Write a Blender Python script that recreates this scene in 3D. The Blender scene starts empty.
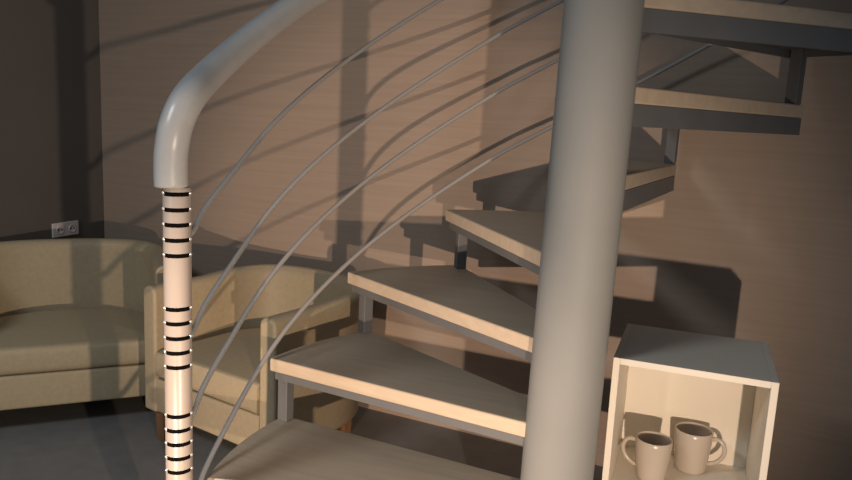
import bpy, bmesh, math, random
from math import sin, cos, pi, radians, sqrt, atan2, hypot
from mathutils import Vector, Matrix
random.seed(4)
COL = bpy.context.scene.collection
FLOOR = 0.28

# ------------------------------------------------------------------ helpers
def obj(name, bm, m=None, parent=None, smooth=False, angle=40):
    bmesh.ops.remove_doubles(bm, verts=bm.verts, dist=1e-6)
    bmesh.ops.recalc_face_normals(bm, faces=bm.faces)
    me = bpy.data.meshes.new(name)
    bm.to_mesh(me); bm.free()
    o = bpy.data.objects.new(name, me)
    COL.objects.link(o)
    if m: me.materials.append(m)
    if smooth:
        for p in me.polygons: p.use_smooth = True
        try: me.set_sharp_from_angle(angle=radians(angle))
        except Exception: pass
    if parent: o.parent = parent
    return o

def tag(o, label=None, cat=None, group=None, kind=None):
    if label: o['label'] = label
    if cat: o['category'] = cat
    if group: o['group'] = group
    if kind: o['kind'] = kind
    return o

def thing(name, label, cat, loc=(0, 0, 0), rz=0, group=None):
    o = bpy.data.objects.new(name, None)
    COL.objects.link(o)
    o.location = loc; o.rotation_euler = (0, 0, rz)
    o.empty_display_size = 0.05
    return tag(o, label, cat, group)

def bevel(o, w, seg=3, ang=35):
    b = o.modifiers.new('bevel', 'BEVEL')
    b.width = w; b.segments = seg; b.limit_method = 'ANGLE'; b.angle_limit = radians(ang)
    return o

def box(bm, x0, x1, y0, y1, z0, z1, M=None):
    vs = [bm.verts.new(Vector((x, y, z))) for z in (z0, z1) for x, y in ((x0, y0), (x1, y0), (x1, y1), (x0, y1))]
    for f in ((3, 2, 1, 0), (4, 5, 6, 7), (0, 1, 5, 4), (1, 2, 6, 5), (2, 3, 7, 6), (3, 0, 4, 7)):
        bm.faces.new([vs[i] for i in f])
    if M:
        for v in vs: v.co = M @ v.co
    return vs

def prism(bm, poly, z0, z1):
    a = [bm.verts.new((x, y, z0)) for x, y in poly]
    b = [bm.verts.new((x, y, z1)) for x, y in poly]
    n = len(poly)
    bm.faces.new(a[::-1]); bm.faces.new(b)
    for i in range(n):
        bm.faces.new((a[i], a[(i + 1) % n], b[(i + 1) % n], b[i]))

def lathe(bm, prof, n=48, M=None):
    rings = []
    for r, z in prof:
        if r < 1e-6: rings.append([bm.verts.new((0, 0, z))])
        else: rings.append([bm.verts.new((r * cos(2 * pi * i / n), r * sin(2 * pi * i / n), z)) for i in range(n)])
    for a, b in zip(rings, rings[1:]):
        for i in range(n):
            j = (i + 1) % n
            if len(a) == 1 and len(b) == 1: continue
            if len(a) == 1: bm.faces.new((a[0], b[i], b[j]))
            elif len(b) == 1: bm.faces.new((a[i], a[j], b[0]))
            else: bm.faces.new((a[i], a[j], b[j], b[i]))
    if M:
        for rg in rings:
            for v in rg: v.co = M @ v.co

def tube(bm, pts, rad, n=12, caps=True):
    pts = [Vector(p) for p in pts]
    rs = rad if isinstance(rad, (list, tuple)) else [rad] * len(pts)
    rings = []
    nrm = None
    for i, p in enumerate(pts):
        t = (pts[min(i + 1, len(pts) - 1)] - pts[max(i - 1, 0)]).normalized()
        if nrm is None:
            nrm = t.orthogonal().normalized()
        else:
            nrm = (nrm - t * nrm.dot(t)).normalized()
        bi = t.cross(nrm)
        rings.append([bm.verts.new(p + (nrm * cos(2 * pi * k / n) + bi * sin(2 * pi * k / n)) * rs[i]) for k in range(n)])
    for a, b in zip(rings, rings[1:]):
        for k in range(n):
            bm.faces.new((a[k], a[(k + 1) % n], b[(k + 1) % n], b[k]))
    if caps:
        bm.faces.new(rings[0][::-1]); bm.faces.new(rings[-1])

def spline(pts, m=8):
    """Catmull-Rom through the points"""
    P = [Vector(p) for p in pts]
    P = [P[0] * 2 - P[1]] + P + [P[-1] * 2 - P[-2]]
    out = []
    for i in range(1, len(P) - 2):
        a, b, c, d = P[i - 1:i + 3]
        for k in range(m):
            t = k / m
            out.append(.5 * ((2 * b) + (c - a) * t + (2 * a - 5 * b + 4 * c - d) * t * t + (3 * b - a - 3 * c + d) * t ** 3))
    out.append(P[-2])
    return out

# ------------------------------------------------------------------ materials
def mat(name, col, rough=.5, metal=0, spec=.5, noise=None, grain=None, bump=0, coat=0):
    m = bpy.data.materials.new(name); m.use_nodes = True
    nt = m.node_tree; N = nt.nodes; L = nt.links
    b = N['Principled BSDF']
    b.inputs['Base Color'].default_value = (*col, 1)
    b.inputs['Roughness'].default_value = rough
    b.inputs['Metallic'].default_value = metal
    b.inputs['Specular IOR Level'].default_value = spec
    b.inputs['Coat Weight'].default_value = coat
    if noise or grain:
        tc = N.new('ShaderNodeTexCoord'); mp = N.new('ShaderNodeMapping')
        L.new(tc.outputs['Object'], mp.inputs['Vector'])
        nz = N.new('ShaderNodeTexNoise'); rp = N.new('ShaderNodeValToRGB')
        L.new(mp.outputs['Vector'], nz.inputs['Vector'])
        if grain:
            sx, sy, sz, amt = grain
            mp.inputs['Scale'].default_value = (sx, sy, sz)
            nz.inputs['Scale'].default_value = 1.0; nz.inputs['Detail'].default_value = 6; nz.inputs['Roughness'].default_value = .62
            nz.inputs['Distortion'].default_value = .6
        else:
            sc, amt = noise
            nz.inputs['Scale'].default_value = sc; nz.inputs['Detail'].default_value = 4
        lo = [c * (1 - amt) for c in col]; hi = [min(1, c * (1 + amt)) for c in col]
        rp.color_ramp.elements[0].position = .3; rp.color_ramp.elements[1].position = .7
        rp.color_ramp.elements[0].color = (*lo, 1); rp.color_ramp.elements[1].color = (*hi, 1)
        L.new(nz.outputs['Fac'], rp.inputs['Fac']); L.new(rp.outputs['Color'], b.inputs['Base Color'])
        if bump:
            bp = N.new('ShaderNodeBump'); bp.inputs['Strength'].default_value = bump; bp.inputs['Distance'].default_value = .002
            L.new(nz.outputs['Fac'], bp.inputs['Height']); L.new(bp.outputs['Normal'], b.inputs['Normal'])
    return m

M_wall = mat('wood_laminate_wall', (.375, .30, .245), .5, spec=.25, grain=(1.6, 90, 60, .065))
M_grey = mat('grey_wall_paint', (.15, .14, .13), .8, spec=.2, noise=(3, .05))
M_floor = mat('grey_floor', (.20, .20, .20), .55, spec=.3, noise=(14, .08))
M_wood = mat('beech_board', (.54, .45, .345), .5, spec=.25, grain=(4, 40, 40, .08))
M_steel = mat('dark_steel', (.13, .137, .145), .45, spec=.4, noise=(9, .06))
M_column = mat('grey_column_paint', (.285, .295, .292), .6, spec=.25, noise=(5, .04))
M_rail = mat('grey_rail_gloss', (.46, .48, .49), .3, spec=.5, noise=(30, .03))
M_rod = mat('grey_rod_metal', (.33, .33, .33), .4, spec=.5)
M_newel = mat('cream_newel_paint', (.45, .40, .36), .32, spec=.5)
M_black = mat('black_slot', (.004, .004, .004), .95, spec=.05)
M_pin = mat('chrome_pin', (.85, .85, .85), .25, metal=.6)
M_cube = mat('cream_cube_lacquer', (.78, .73, .64), .5, spec=.25)
M_mug = mat('glazed_stoneware', (.48, .42, .36), .25, spec=.5)
M_chair = mat('cream_leatherette', (.44, .37, .25), .5, spec=.35, noise=(60, .05), bump=.08)
M_leg = mat('brown_leg_wood', (.20, .11, .055), .5, grain=(30, 30, 4, .15))
M_plate = mat('white_plastic', (.75, .72, .70), .4)
M_hole = mat('socket_hole', (.02, .02, .02), .7)

# ------------------------------------------------------------------ room
WK, WY = -0.085, 0.928
def wally(x): return WY + WK * (x - .4)
XL = -2.59
wa = math.atan(WK)
bm = bmesh.new()
box(bm, -.15, 5.2, 0, .1, 0, 3.4)
w = obj('wall_back', bm, M_wall); w.location = (XL, wally(XL), FLOOR); w.rotation_euler = (0, 0, wa); tag(w, 'wood laminate wall behind the spiral staircase', 'wall', kind='structure')
bm = bmesh.new()
box(bm, -.1, 0, -4.5, .0, 0, 3.4)
w = obj('wall_left', bm, M_grey); w.location = (XL, wally(XL) + .0, FLOOR); tag(w, 'dark grey painted wall on the left', 'wall', kind='structure')
bm = bmesh.new()
box(bm, XL - .1, 2.9, -4.5, wally(XL) + .1, -.1, 0)
w = obj('floor', bm, M_floor); w.location = (0, 0, FLOOR); tag(w, 'dark grey floor', 'floor', kind='structure')

# ------------------------------------------------------------------ staircase
RC, RISE = .0862, .2
PHI0, DPHI, OFF = 3.8095, -.3991, .0478
WID, BOFF, R = -.3543, -.0618, .8777
Z2 = .8268
TW, TS = .0387, .0498
PITCH = RISE / abs(DPHI)
def dirs(a): return Vector((cos(a), sin(a))), Vector((-sin(a), cos(a)))
stair = thing('spiral_staircase', 'spiral staircase with wooden treads, grey round column and curved rail', 'staircase', (0, 0, FLOOR))
def P(o, loc=None):
    """parent under the staircase, keeping world coordinates"""
    o.parent = stair
    o.location = (0, 0, -FLOOR)
    return o
bm = bmesh.new()
lathe(bm, [(0, FLOOR), (RC, FLOOR), (RC, 3.3), (0, 3.3)], 96, Matrix.Translation((-.008, -.003, 1.1)) @ Matrix.Rotation(radians(.85), 4, Vector((-.35, .94, 0))) @ Matrix.Translation((0, 0, -1.1)))
P(obj('central_column', bm, M_column, smooth=True))

def tread_poly(n, inset=0., s0=.05):
    a = PHI0 + n * DPHI; b = a + WID
    d, q = dirs(a); d2, q2 = dirs(b)
    Ro = {3: .912, 4: .898, 6: .915, 7: .905}.get(n, R) - inset
    of, ob = OFF - inset, BOFF + inset
    c1 = d * sqrt(Ro ** 2 - of ** 2) + q * of
    c2 = d2 * sqrt(Ro ** 2 - ob ** 2) + q2 * ob
    a1 = atan2(c1.y, c1.x); a2 = atan2(c2.y, c2.x)
    while a2 > a1: a2 -= 2 * pi
    K = 14
    arc = [Vector((cos(a1 + (a2 - a1) * i / K), sin(a1 + (a2 - a1) * i / K))) * Ro for i in range(K + 1)]
    i1 = d * s0 + q * of; i2 = d2 * s0 + q2 * ob
    return [i1] + arc + [i2], (d, q, c1), (d2, q2, c2)

def bar(bm, p, q, th, z0, z1, side):
    """upright flat bar from p to q in plan, th thick towards side"""
    p = Vector(p); q = Vector(q); s = Vector(side).normalized() * th
    prism(bm, [p, q, q + s, p + s], z0, z1)

def make_tread(n, grounded=False):
    z = Z2 + (n - 2) * RISE
    poly, (d, q, c1), (d2, q2, c2) = tread_poly(n)
    bm = bmesh.new(); prism(bm, poly, z - TW, z)
    t = obj('stair_tread', bm, M_wood); bevel(t, .005, 3, 50); P(t)
    # frame: front flange set back and slim, back flange deep and flush, thin outer flange, top pan
    bm = bmesh.new()
    f0, f1 = d * .08 + q * (OFF - .012), c1 - q * .012 - d * .012
    bar(bm, f0, f1, .012, z - TW - .026, z - TW - .0005, -q)
    b0, b1 = d2 * .06 + q2 * (BOFF + .001), c2 + q2 * .001 - d2 * .004
    bar(bm, b0, b1, .012, z - TW - TS, z - TW - .0005, q2)
    ip, _, _ = tread_poly(n, .0135, .07)
    arc = ip[1:-1]
    outer = arc; inner = [v * ((v.length - .012) / v.length) for v in arc]
    prism(bm, outer + inner[::-1], z - TW - .026, z - TW - .0008)
    pan, _, _ = tread_poly(n, .026, .08)
    prism(bm, pan, z - TW - .006, z - TW - .001)
    fr = obj('steel_frame', bm, M_steel, t)
    # connecting post to the tread below
    bm = bmesh.new()
    pc = c1 - d * (.042 if n in (3, 4, 5, 6) else .022) - q * .05
    w = .017
    zlow = (FLOOR if grounded else z - RISE + .0005)
    prism(bm, [pc - d * w - q * w, pc + d * w - q * w, pc + d * w + q * w, pc - d * w + q * w], zlow, z - TW - .004)
    o = obj('connecting_post', bm, M_steel, t); bevel(o, .002, 2)
    return t
for n in range(1, 13):
    make_tread(n, n == 1)

# newel post
NX, NY, NR = -.8188, -.3919, .0298
NA = math.degrees(atan2(NY, NX)) % 360
bm = bmesh.new()
lathe(bm, [(0, FLOOR), (.05, FLOOR), (.05, FLOOR + .006), (NR, FLOOR + .01), (NR, 1.358), (NR - .003, 1.362), (0, 1.362)], 48, Matrix.Translation((NX, NY, 0)))
newel = P(obj('newel_post', bm, M_newel, smooth=True))
def pxz(y):   # heights along the post read off the photograph by the calibrated camera
    tab = [(180, 1.3768), (232, 1.2628), (303, 1.1026), (365, .9584), (408, .8559), (467, .7117), (478, .6844)]
    for (y0, z0), (y1, z1) in zip(tab, tab[1:]):
        if y <= y1: return z0 + (z1 - z0) * (y - y0) / (y1 - y0)
    return tab[-1][1]
fa = radians(-52)
for y in (193, 208.5, 223.5, 238.5, 253.5, 306.5, 320.5, 335, 349.4, 363.7, 412, 426, 439.6, 453.6, 467):
    z = pxz(y)
    bm = bmesh.new()
    K = 20; half = radians(56)
    r0, r1 = NR - .004, NR + .0006
    rows = []
    for i in range(K + 1):
        a = fa - half + 2 * half * i / K
        rows.append([bm.verts.new((NX + r * cos(a), NY + r * sin(a), z + dz)) for r, dz in ((r0, -.0045), (r1, -.0045), (r1, .0045), (r0, .0045))])
    for a, b in zip(rows, rows[1:]):
        for k in range(4): bm.faces.new((a[k], a[(k + 1) % 4], b[(k + 1) % 4], b[k]))
    bm.faces.new(rows[0]); bm.faces.new(rows[-1][::-1])
    sl = obj('slot', bm, M_black, newel)
    for s in (-1, 1):
        a = fa + s * (half + radians(8))
        bm = bmesh.new()
        bmesh.ops.create_icosphere(bm, subdivisions=2, radius=.0042, matrix=Matrix.Translation((NX + NR * cos(a), NY + NR * sin(a), z + .002)))
        obj('pin', bm, M_pin, newel, smooth=True)

# hand rail
def cyl(deg, r, z): return Vector((r * cos(radians(deg)), r * sin(radians(deg)), z))
pts = [Vector((-.827, -.400, 1.361)), Vector((-.828, -.400, 1.40)), Vector((-.827, -.398, 1.441)), Vector((-.819, -.391, 1.497)), cyl(203.5, .890, 1.552),
       cyl(195.5, .889, 1.605), cyl(186.7, .888, 1.671), cyl(178.2, .886, 1.745), cyl(168, .884, 1.839)]
for dg in range(158, 40, -10):
    pts.append(cyl(dg, .88, 1.839 + PITCH * radians(168 - dg)))
sp = spline(pts, 8)
bm = bmesh.new()
tube(bm, sp, .0355, 28)
hr = P(obj('handrail', bm, M_rail, smooth=True, angle=60)); bevel(hr, .006, 3, 60)
tag(hr, 'thick glossy grey handrail')
# rods parallel to the rail: near the newel they dip below the helix to meet it
for z118, dz in ((2.075, .022), (1.845, .016), (1.652, .006), (1.431, 0)):
    zf = lambda dg: z118 - .00984 * (dg - 118) if dg > 118 else z118 - .00875 * (dg - 118)
    pts = [Vector((NX, NY, zf(205.5) + dz))]
    for dg in [202.5, 199, 195, 190, 185] + list(range(179, 20, -6)):
        t = max(0, min(1, (dg - 186) / 17)); t = t * t * (3 - 2 * t)
        pts.append(cyl(dg, .865 + .023 * t, zf(dg) + dz * max(0, min(1, (dg - 186) / 17)) * .6))
    bm = bmesh.new(); tube(bm, spline(pts, 4), .0068, 12)
    P(obj('railing_rod', bm, M_rod, smooth=True, angle=60))

# ------------------------------------------------------------------ display cubes
BX, BY, BS, BD = .0905, .0206, .353, .325
def make_cube(z0, z1, name, label):
    t = thing(name, label, 'shelf', (BX + BS / 2, BY + BD / 2, z0), group=None)
    th = .0155; hx = BS / 2; hy = BD / 2; H = z1 - z0
    def pn(nm, *b):
        bm = bmesh.new(); box(bm, *b); o = obj(nm, bm, M_cube, t); bevel(o, .0012, 2); return o
    pn('side_panel', -hx, -hx + th, -hy, hy, 0, H)
    pn('side_panel', hx - th, hx, -hy, hy, 0, H)
    pn('top_panel', -hx + th, hx - th, -hy, hy, H - th, H)
    pn('bottom_panel', -hx + th, hx - th, -hy, hy, 0, th)
    pn('back_panel', -hx + th, hx - th, hy - .012, hy - .002, th, H - th)
    return t
CZ0, CZ1 = .642, 1.005
make_cube(CZ0, CZ1, 'shelf_cube', 'cream open shelf cube holding two mugs, right of the column')
make_cube(FLOOR, CZ0, 'shelf_cube', 'lower cream open shelf cube underneath the cube that holds the mugs')

# ------------------------------------------------------------------ mugs
def make_mug(x, y, rr, rb, hgt, ang, label):
    t = thing('mug', label, 'mug', (x, y, CZ0 + .0155), ang, 'mugs in the shelf cube')
    bm = bmesh.new()
    w = .004
    prof = [(0, .003), (rb * .8, .003), (rb * .84, 0), (rb * .93, 0), (rb, .006)]
    for i in range(1, 9):
        u = i / 9; prof.append((rb + (rr - rb) * (1 - (1 - u) ** 1.5), .006 + (hgt - .008) * u))
    prof += [(rr, hgt - .002), (rr - w * .5, hgt), (rr - w, hgt - .002)]
    for i in range(8, 0, -1):
        u = i / 9; prof.append((rb + (rr - rb) * (1 - (1 - u) ** 1.5) - w, .006 + (hgt - .008) * u))
    prof += [(rb - w * 2, .010), (0, .009)]
    lathe(bm, prof, 56)
    obj('mug_body', bm, M_mug, t, smooth=True, angle=70)
    bm = bmesh.new()
    e = rr - .002
    hp = [(e - .004, 0, hgt * .84), (e + .012, 0, hgt * .87), (e + .027, 0, hgt * .80), (e + .033, 0, hgt * .62), (e + .027, 0, hgt * .44), (e + .012, 0, hgt * .30), (e - .006, 0, hgt * .24)]
    tube(bm, spline(hp, 6), .0056, 12)
    obj('mug_handle', bm, M_mug, t, smooth=True, angle=70)
make_mug(.197, .165, .0445, .0355, .108, radians(172), 'mug at the left in the shelf cube, handle pointing left')
make_mug(.290, .265, .0475, .0385, .112, radians(-8), 'mug at the right in the shelf cube, handle pointing right')

# ------------------------------------------------------------------ armchairs
def u_path(hw, dep, yb, K=40, ex=2.5):
    """half-width hw, from front (y=-dep) back to y=yb with a rounded end"""
    out = []
    ys = -.02
    for i in range(8): out.append(Vector((hw, -dep + (ys + dep) * i / 8)))
    for i in range(K + 1):
        a = pi * i / K
        c, s = cos(a), sin(a)
        out.append(Vector((hw * math.copysign(abs(c) ** (2 / ex), c), ys + (yb - ys) * abs(s) ** (2 / ex))))
    for i in range(8): out.append(Vector((-hw, ys + (-dep - ys) * (i + 1) / 8)))
    return out

def pad(bm, poly, z0, z1, r, crown=0):
    c = sum(poly, Vector((0, 0))) / len(poly)
    rings = []
    prof = []
    for i in range(6):
        a = pi / 2 * i / 5; prof.append((r * (1 - sin(a)), z0 + r * (1 - cos(a))))
    for i in range(6):
        a = pi / 2 * i / 5; prof.append((r * (1 - cos(a)), z1 - r * (1 - sin(a))))
    for k in (.35, .6, .8, .95): prof.append((k, None))
    n = len(poly)
    for ins, z in prof:
        rg = []
        for i, p in enumerate(poly):
            if z is None:
                v = poly[i]; dv = (v - c); L = dv.length; base = v - dv.normalized() * r
                q = base.lerp(c, ins); zz = z1 + crown * (1 - (1 - ins) ** 2)
            else:
                dv = (p - c).normalized(); q = p - dv * ins; zz = z
            rg.append(bm.verts.new((q.x, q.y, zz)))
        rings.append(rg)
    for a, b in zip(rings, rings[1:]):
        for i in range(n): bm.faces.new((a[i], a[(i + 1) % n], b[(i + 1) % n], b[i]))
    bm.faces.new(rings[0][::-1]); bm.faces.new(rings[-1])

def make_chair(loc, rz, label, W=.68, D=.62, H=.64, A0=.105):
    t = thing('armchair', label, 'armchair', loc, rz, 'cream tub armchairs')
    th = .07
    # shell: arms and back in one sweep
    path = u_path(W / 2 - th / 2, D / 2, D / 2 - th / 2)
    bm = bmesh.new()
    sec = [(-.5, A0), (-.5, A0 + .2), (-.5, H - .05)]
    for i in range(7):
        a = pi - pi * i / 6; sec.append((.5 * cos(a), H - .028 + .028 * sin(a)))
    sec += [(.5, H - .05), (.5, A0 + .2), (.5, A0)]
    rings = []
    N = len(path)
    for i, p in enumerate(path):
        tg = (path[min(i + 1, N - 1)] - path[max(i - 1, 0)]).normalized()
        nr = Vector((tg.y, -tg.x))
        back = max(0, min(1, (p.y + .05) / .25))
        rg = []
        for s, z in sec:
            fl = .02 * back * (z - A0) / (H - A0)
            q = p + nr * (s * th + fl)
            rg.append(bm.verts.new((q.x, q.y, z + .015 * back * (z - A0) / (H - A0))))
        rings.append(rg)
    m = len(sec)
    for a, b in zip(rings, rings[1:]):
        for k in range(m): bm.faces.new((a[k], a[(k + 1) % m], b[(k + 1) % m], b[k]))
    bm.faces.new(rings[0]); bm.faces.new(rings[-1][::-1])
    o = obj('arms_and_back', bm, M_chair, t, smooth=True, angle=50); bevel(o, .01, 3, 60)
    inner = u_path(W / 2 - th - .001, D / 2 - .004, D / 2 - th - .001)
    bm = bmesh.new(); pad(bm, inner, A0 + .002, A0 + .135, .012)
    obj('seat_base', bm, M_chair, t, smooth=True, angle=60)
    inner = u_path(W / 2 - th - .003, D / 2 + .004, D / 2 - th - .004)
    bm = bmesh.new(); pad(bm, inner, A0 + .136, A0 + .245, .03, .03)
    obj('seat_cushion', bm, M_chair, t, smooth=True, angle=60)
    for sx in (-1, 1):
        for sy in (-1, 1):
            bm = bmesh.new()
            x, y = sx * (W / 2 - .06), sy * (D / 2 - .045 - (.05 if sy > 0 else 0))
            y -= .0
            if sy > 0: x *= .72
            a = [bm.verts.new((x + .018 * i, y + .018 * j, 0)) for i, j in ((-1, -1), (1, -1), (1, 1), (-1, 1))]
            b = [bm.verts.new((x + .024 * i, y + .024 * j, A0 + .001)) for i, j in ((-1, -1), (1, -1), (1, 1), (-1, 1))]
            bm.faces.new(a[::-1]); bm.faces.new(b)
            for i in range(4): bm.faces.new((a[i], a[(i + 1) % 4], b[(i + 1) % 4], b[i]))
            obj('leg', bm, M_leg, t)
    return t
# chair at the left, turned diagonally in the corner
f = Vector((.70, -.71)).normalized()
W1 = .82
fm = Vector((-1.66, .60)) - Vector((-f.y, f.x)) * (W1 / 2)
c = fm - f * .30
make_chair((c.x, c.y, FLOOR), atan2(f.y, f.x) + pi / 2, 'cream tub armchair in the corner under the wall socket', W=W1, D=.60, H=.635, A0=.10)
a2 = radians(-13)
fl = Vector((-1.63, .39))
ax = Vector((cos(a2), sin(a2)))
c = fl + ax * .34 + Vector((-sin(a2), cos(a2))) * .31
make_chair((c.x, c.y, FLOOR), a2, 'cream tub armchair directly behind the newel post and railing rods', W=.68, D=.62, H=.605, A0=.125)

# ------------------------------------------------------------------ wall socket
t = thing('wall_socket', 'white double wall socket on the grey wall above left armchair', 'socket', (XL, .935, .925))
bm = bmesh.new(); box(bm, 0, .009, -.076, .076, -.034, .034); bevel(obj('cover_plate', bm, M_plate, t), .003, 2)
for s in (-1, 1):
    bm = bmesh.new(); lathe(bm, [(0, 0), (.020, 0), (.020, .0115), (.0185, .0125), (.016, .011), (0, .0108)], 28, Matrix.Translation((0, s * .036, 0)) @ Matrix.Rotation(pi / 2, 4, 'Y'))
    so = obj('socket_insert', bm, M_plate, t, smooth=True)
    for k in (-1, 1):
        bm = bmesh.new(); lathe(bm, [(0, 0), (.004, 0), (.004, .0118), (0, .0118)], 14, Matrix.Translation((0, s * .036 + k * .0095, 0)) @ Matrix.Rotation(pi / 2, 4, 'Y'))
        obj('pin_hole', bm, M_hole, so)

# ------------------------------------------------------------------ light
def point(name, loc, power, col, rad, spot=None, aim=None, blend=.5):
    l = bpy.data.lights.new(name, 'SPOT' if spot else 'POINT')
    l.energy = power; l.color = col; l.shadow_soft_size = rad
    o = bpy.data.objects.new(name, l); COL.objects.link(o); o.location = loc
    if spot:
        l.spot_size = radians(spot); l.spot_blend = blend
        o.rotation_euler = (Vector(aim) - Vector(loc)).to_track_quat('-Z', 'Y').to_euler()
    return o
LA = (.576, -1.492, .865); LB = (-.52, -1.783, .63)
point('warm_lamp_right', LA, 100, (1, .75, .55), .012, 86, (-.56, .15, .90), .75)
point('warm_lamp_left', LB, 132, (1, .71, .51), .012, 52, (-.72, .5, .82), .6)
a = bpy.data.lights.new('ceiling_light', 'AREA'); a.shape = 'DISK'; a.size = .8; a.energy = 44; a.color = (.95, .98, 1)
o = bpy.data.objects.new('ceiling_light', a); COL.objects.link(o); o.location = (-1.65, -2.5, 3.0)
wd = bpy.data.worlds.new('room_ambient'); wd.use_nodes = True
wd.node_tree.nodes['Background'].inputs[0].default_value = (.84, .94, 1.06, 1)
wd.node_tree.nodes['Background'].inputs[1].default_value = .125
bpy.context.scene.world = wd

# ------------------------------------------------------------------ camera
cd = bpy.data.cameras.new('camera'); cam = bpy.data.objects.new('camera', cd); COL.objects.link(cam)
yaw, pit, roll = -.3581, .1672, .0493
fw = Vector((sin(yaw) * cos(pit), cos(yaw) * cos(pit), -sin(pit)))
r = Vector((cos(yaw), -sin(yaw), 0)); u = r.cross(fw)
r2 = r * cos(roll) + u * sin(roll); u2 = -r * sin(roll) + u * cos(roll)
m = Matrix((( r2.x, u2.x, -fw.x, .2369), (r2.y, u2.y, -fw.y, -1.6594), (r2.z, u2.z, -fw.z, 1.535), (0, 0, 0, 1)))
cam.matrix_world = m
cd.sensor_fit = 'HORIZONTAL'; cd.sensor_width = 36; cd.lens = 722.4 * 36 / 852; cd.clip_start = .02
sc = bpy.context.scene
sc.camera = cam
sc.view_settings.view_transform = 'Standard'; sc.view_settings.look = 'None'; sc.view_settings.gamma = 1
sc.view_settings.exposure = 0
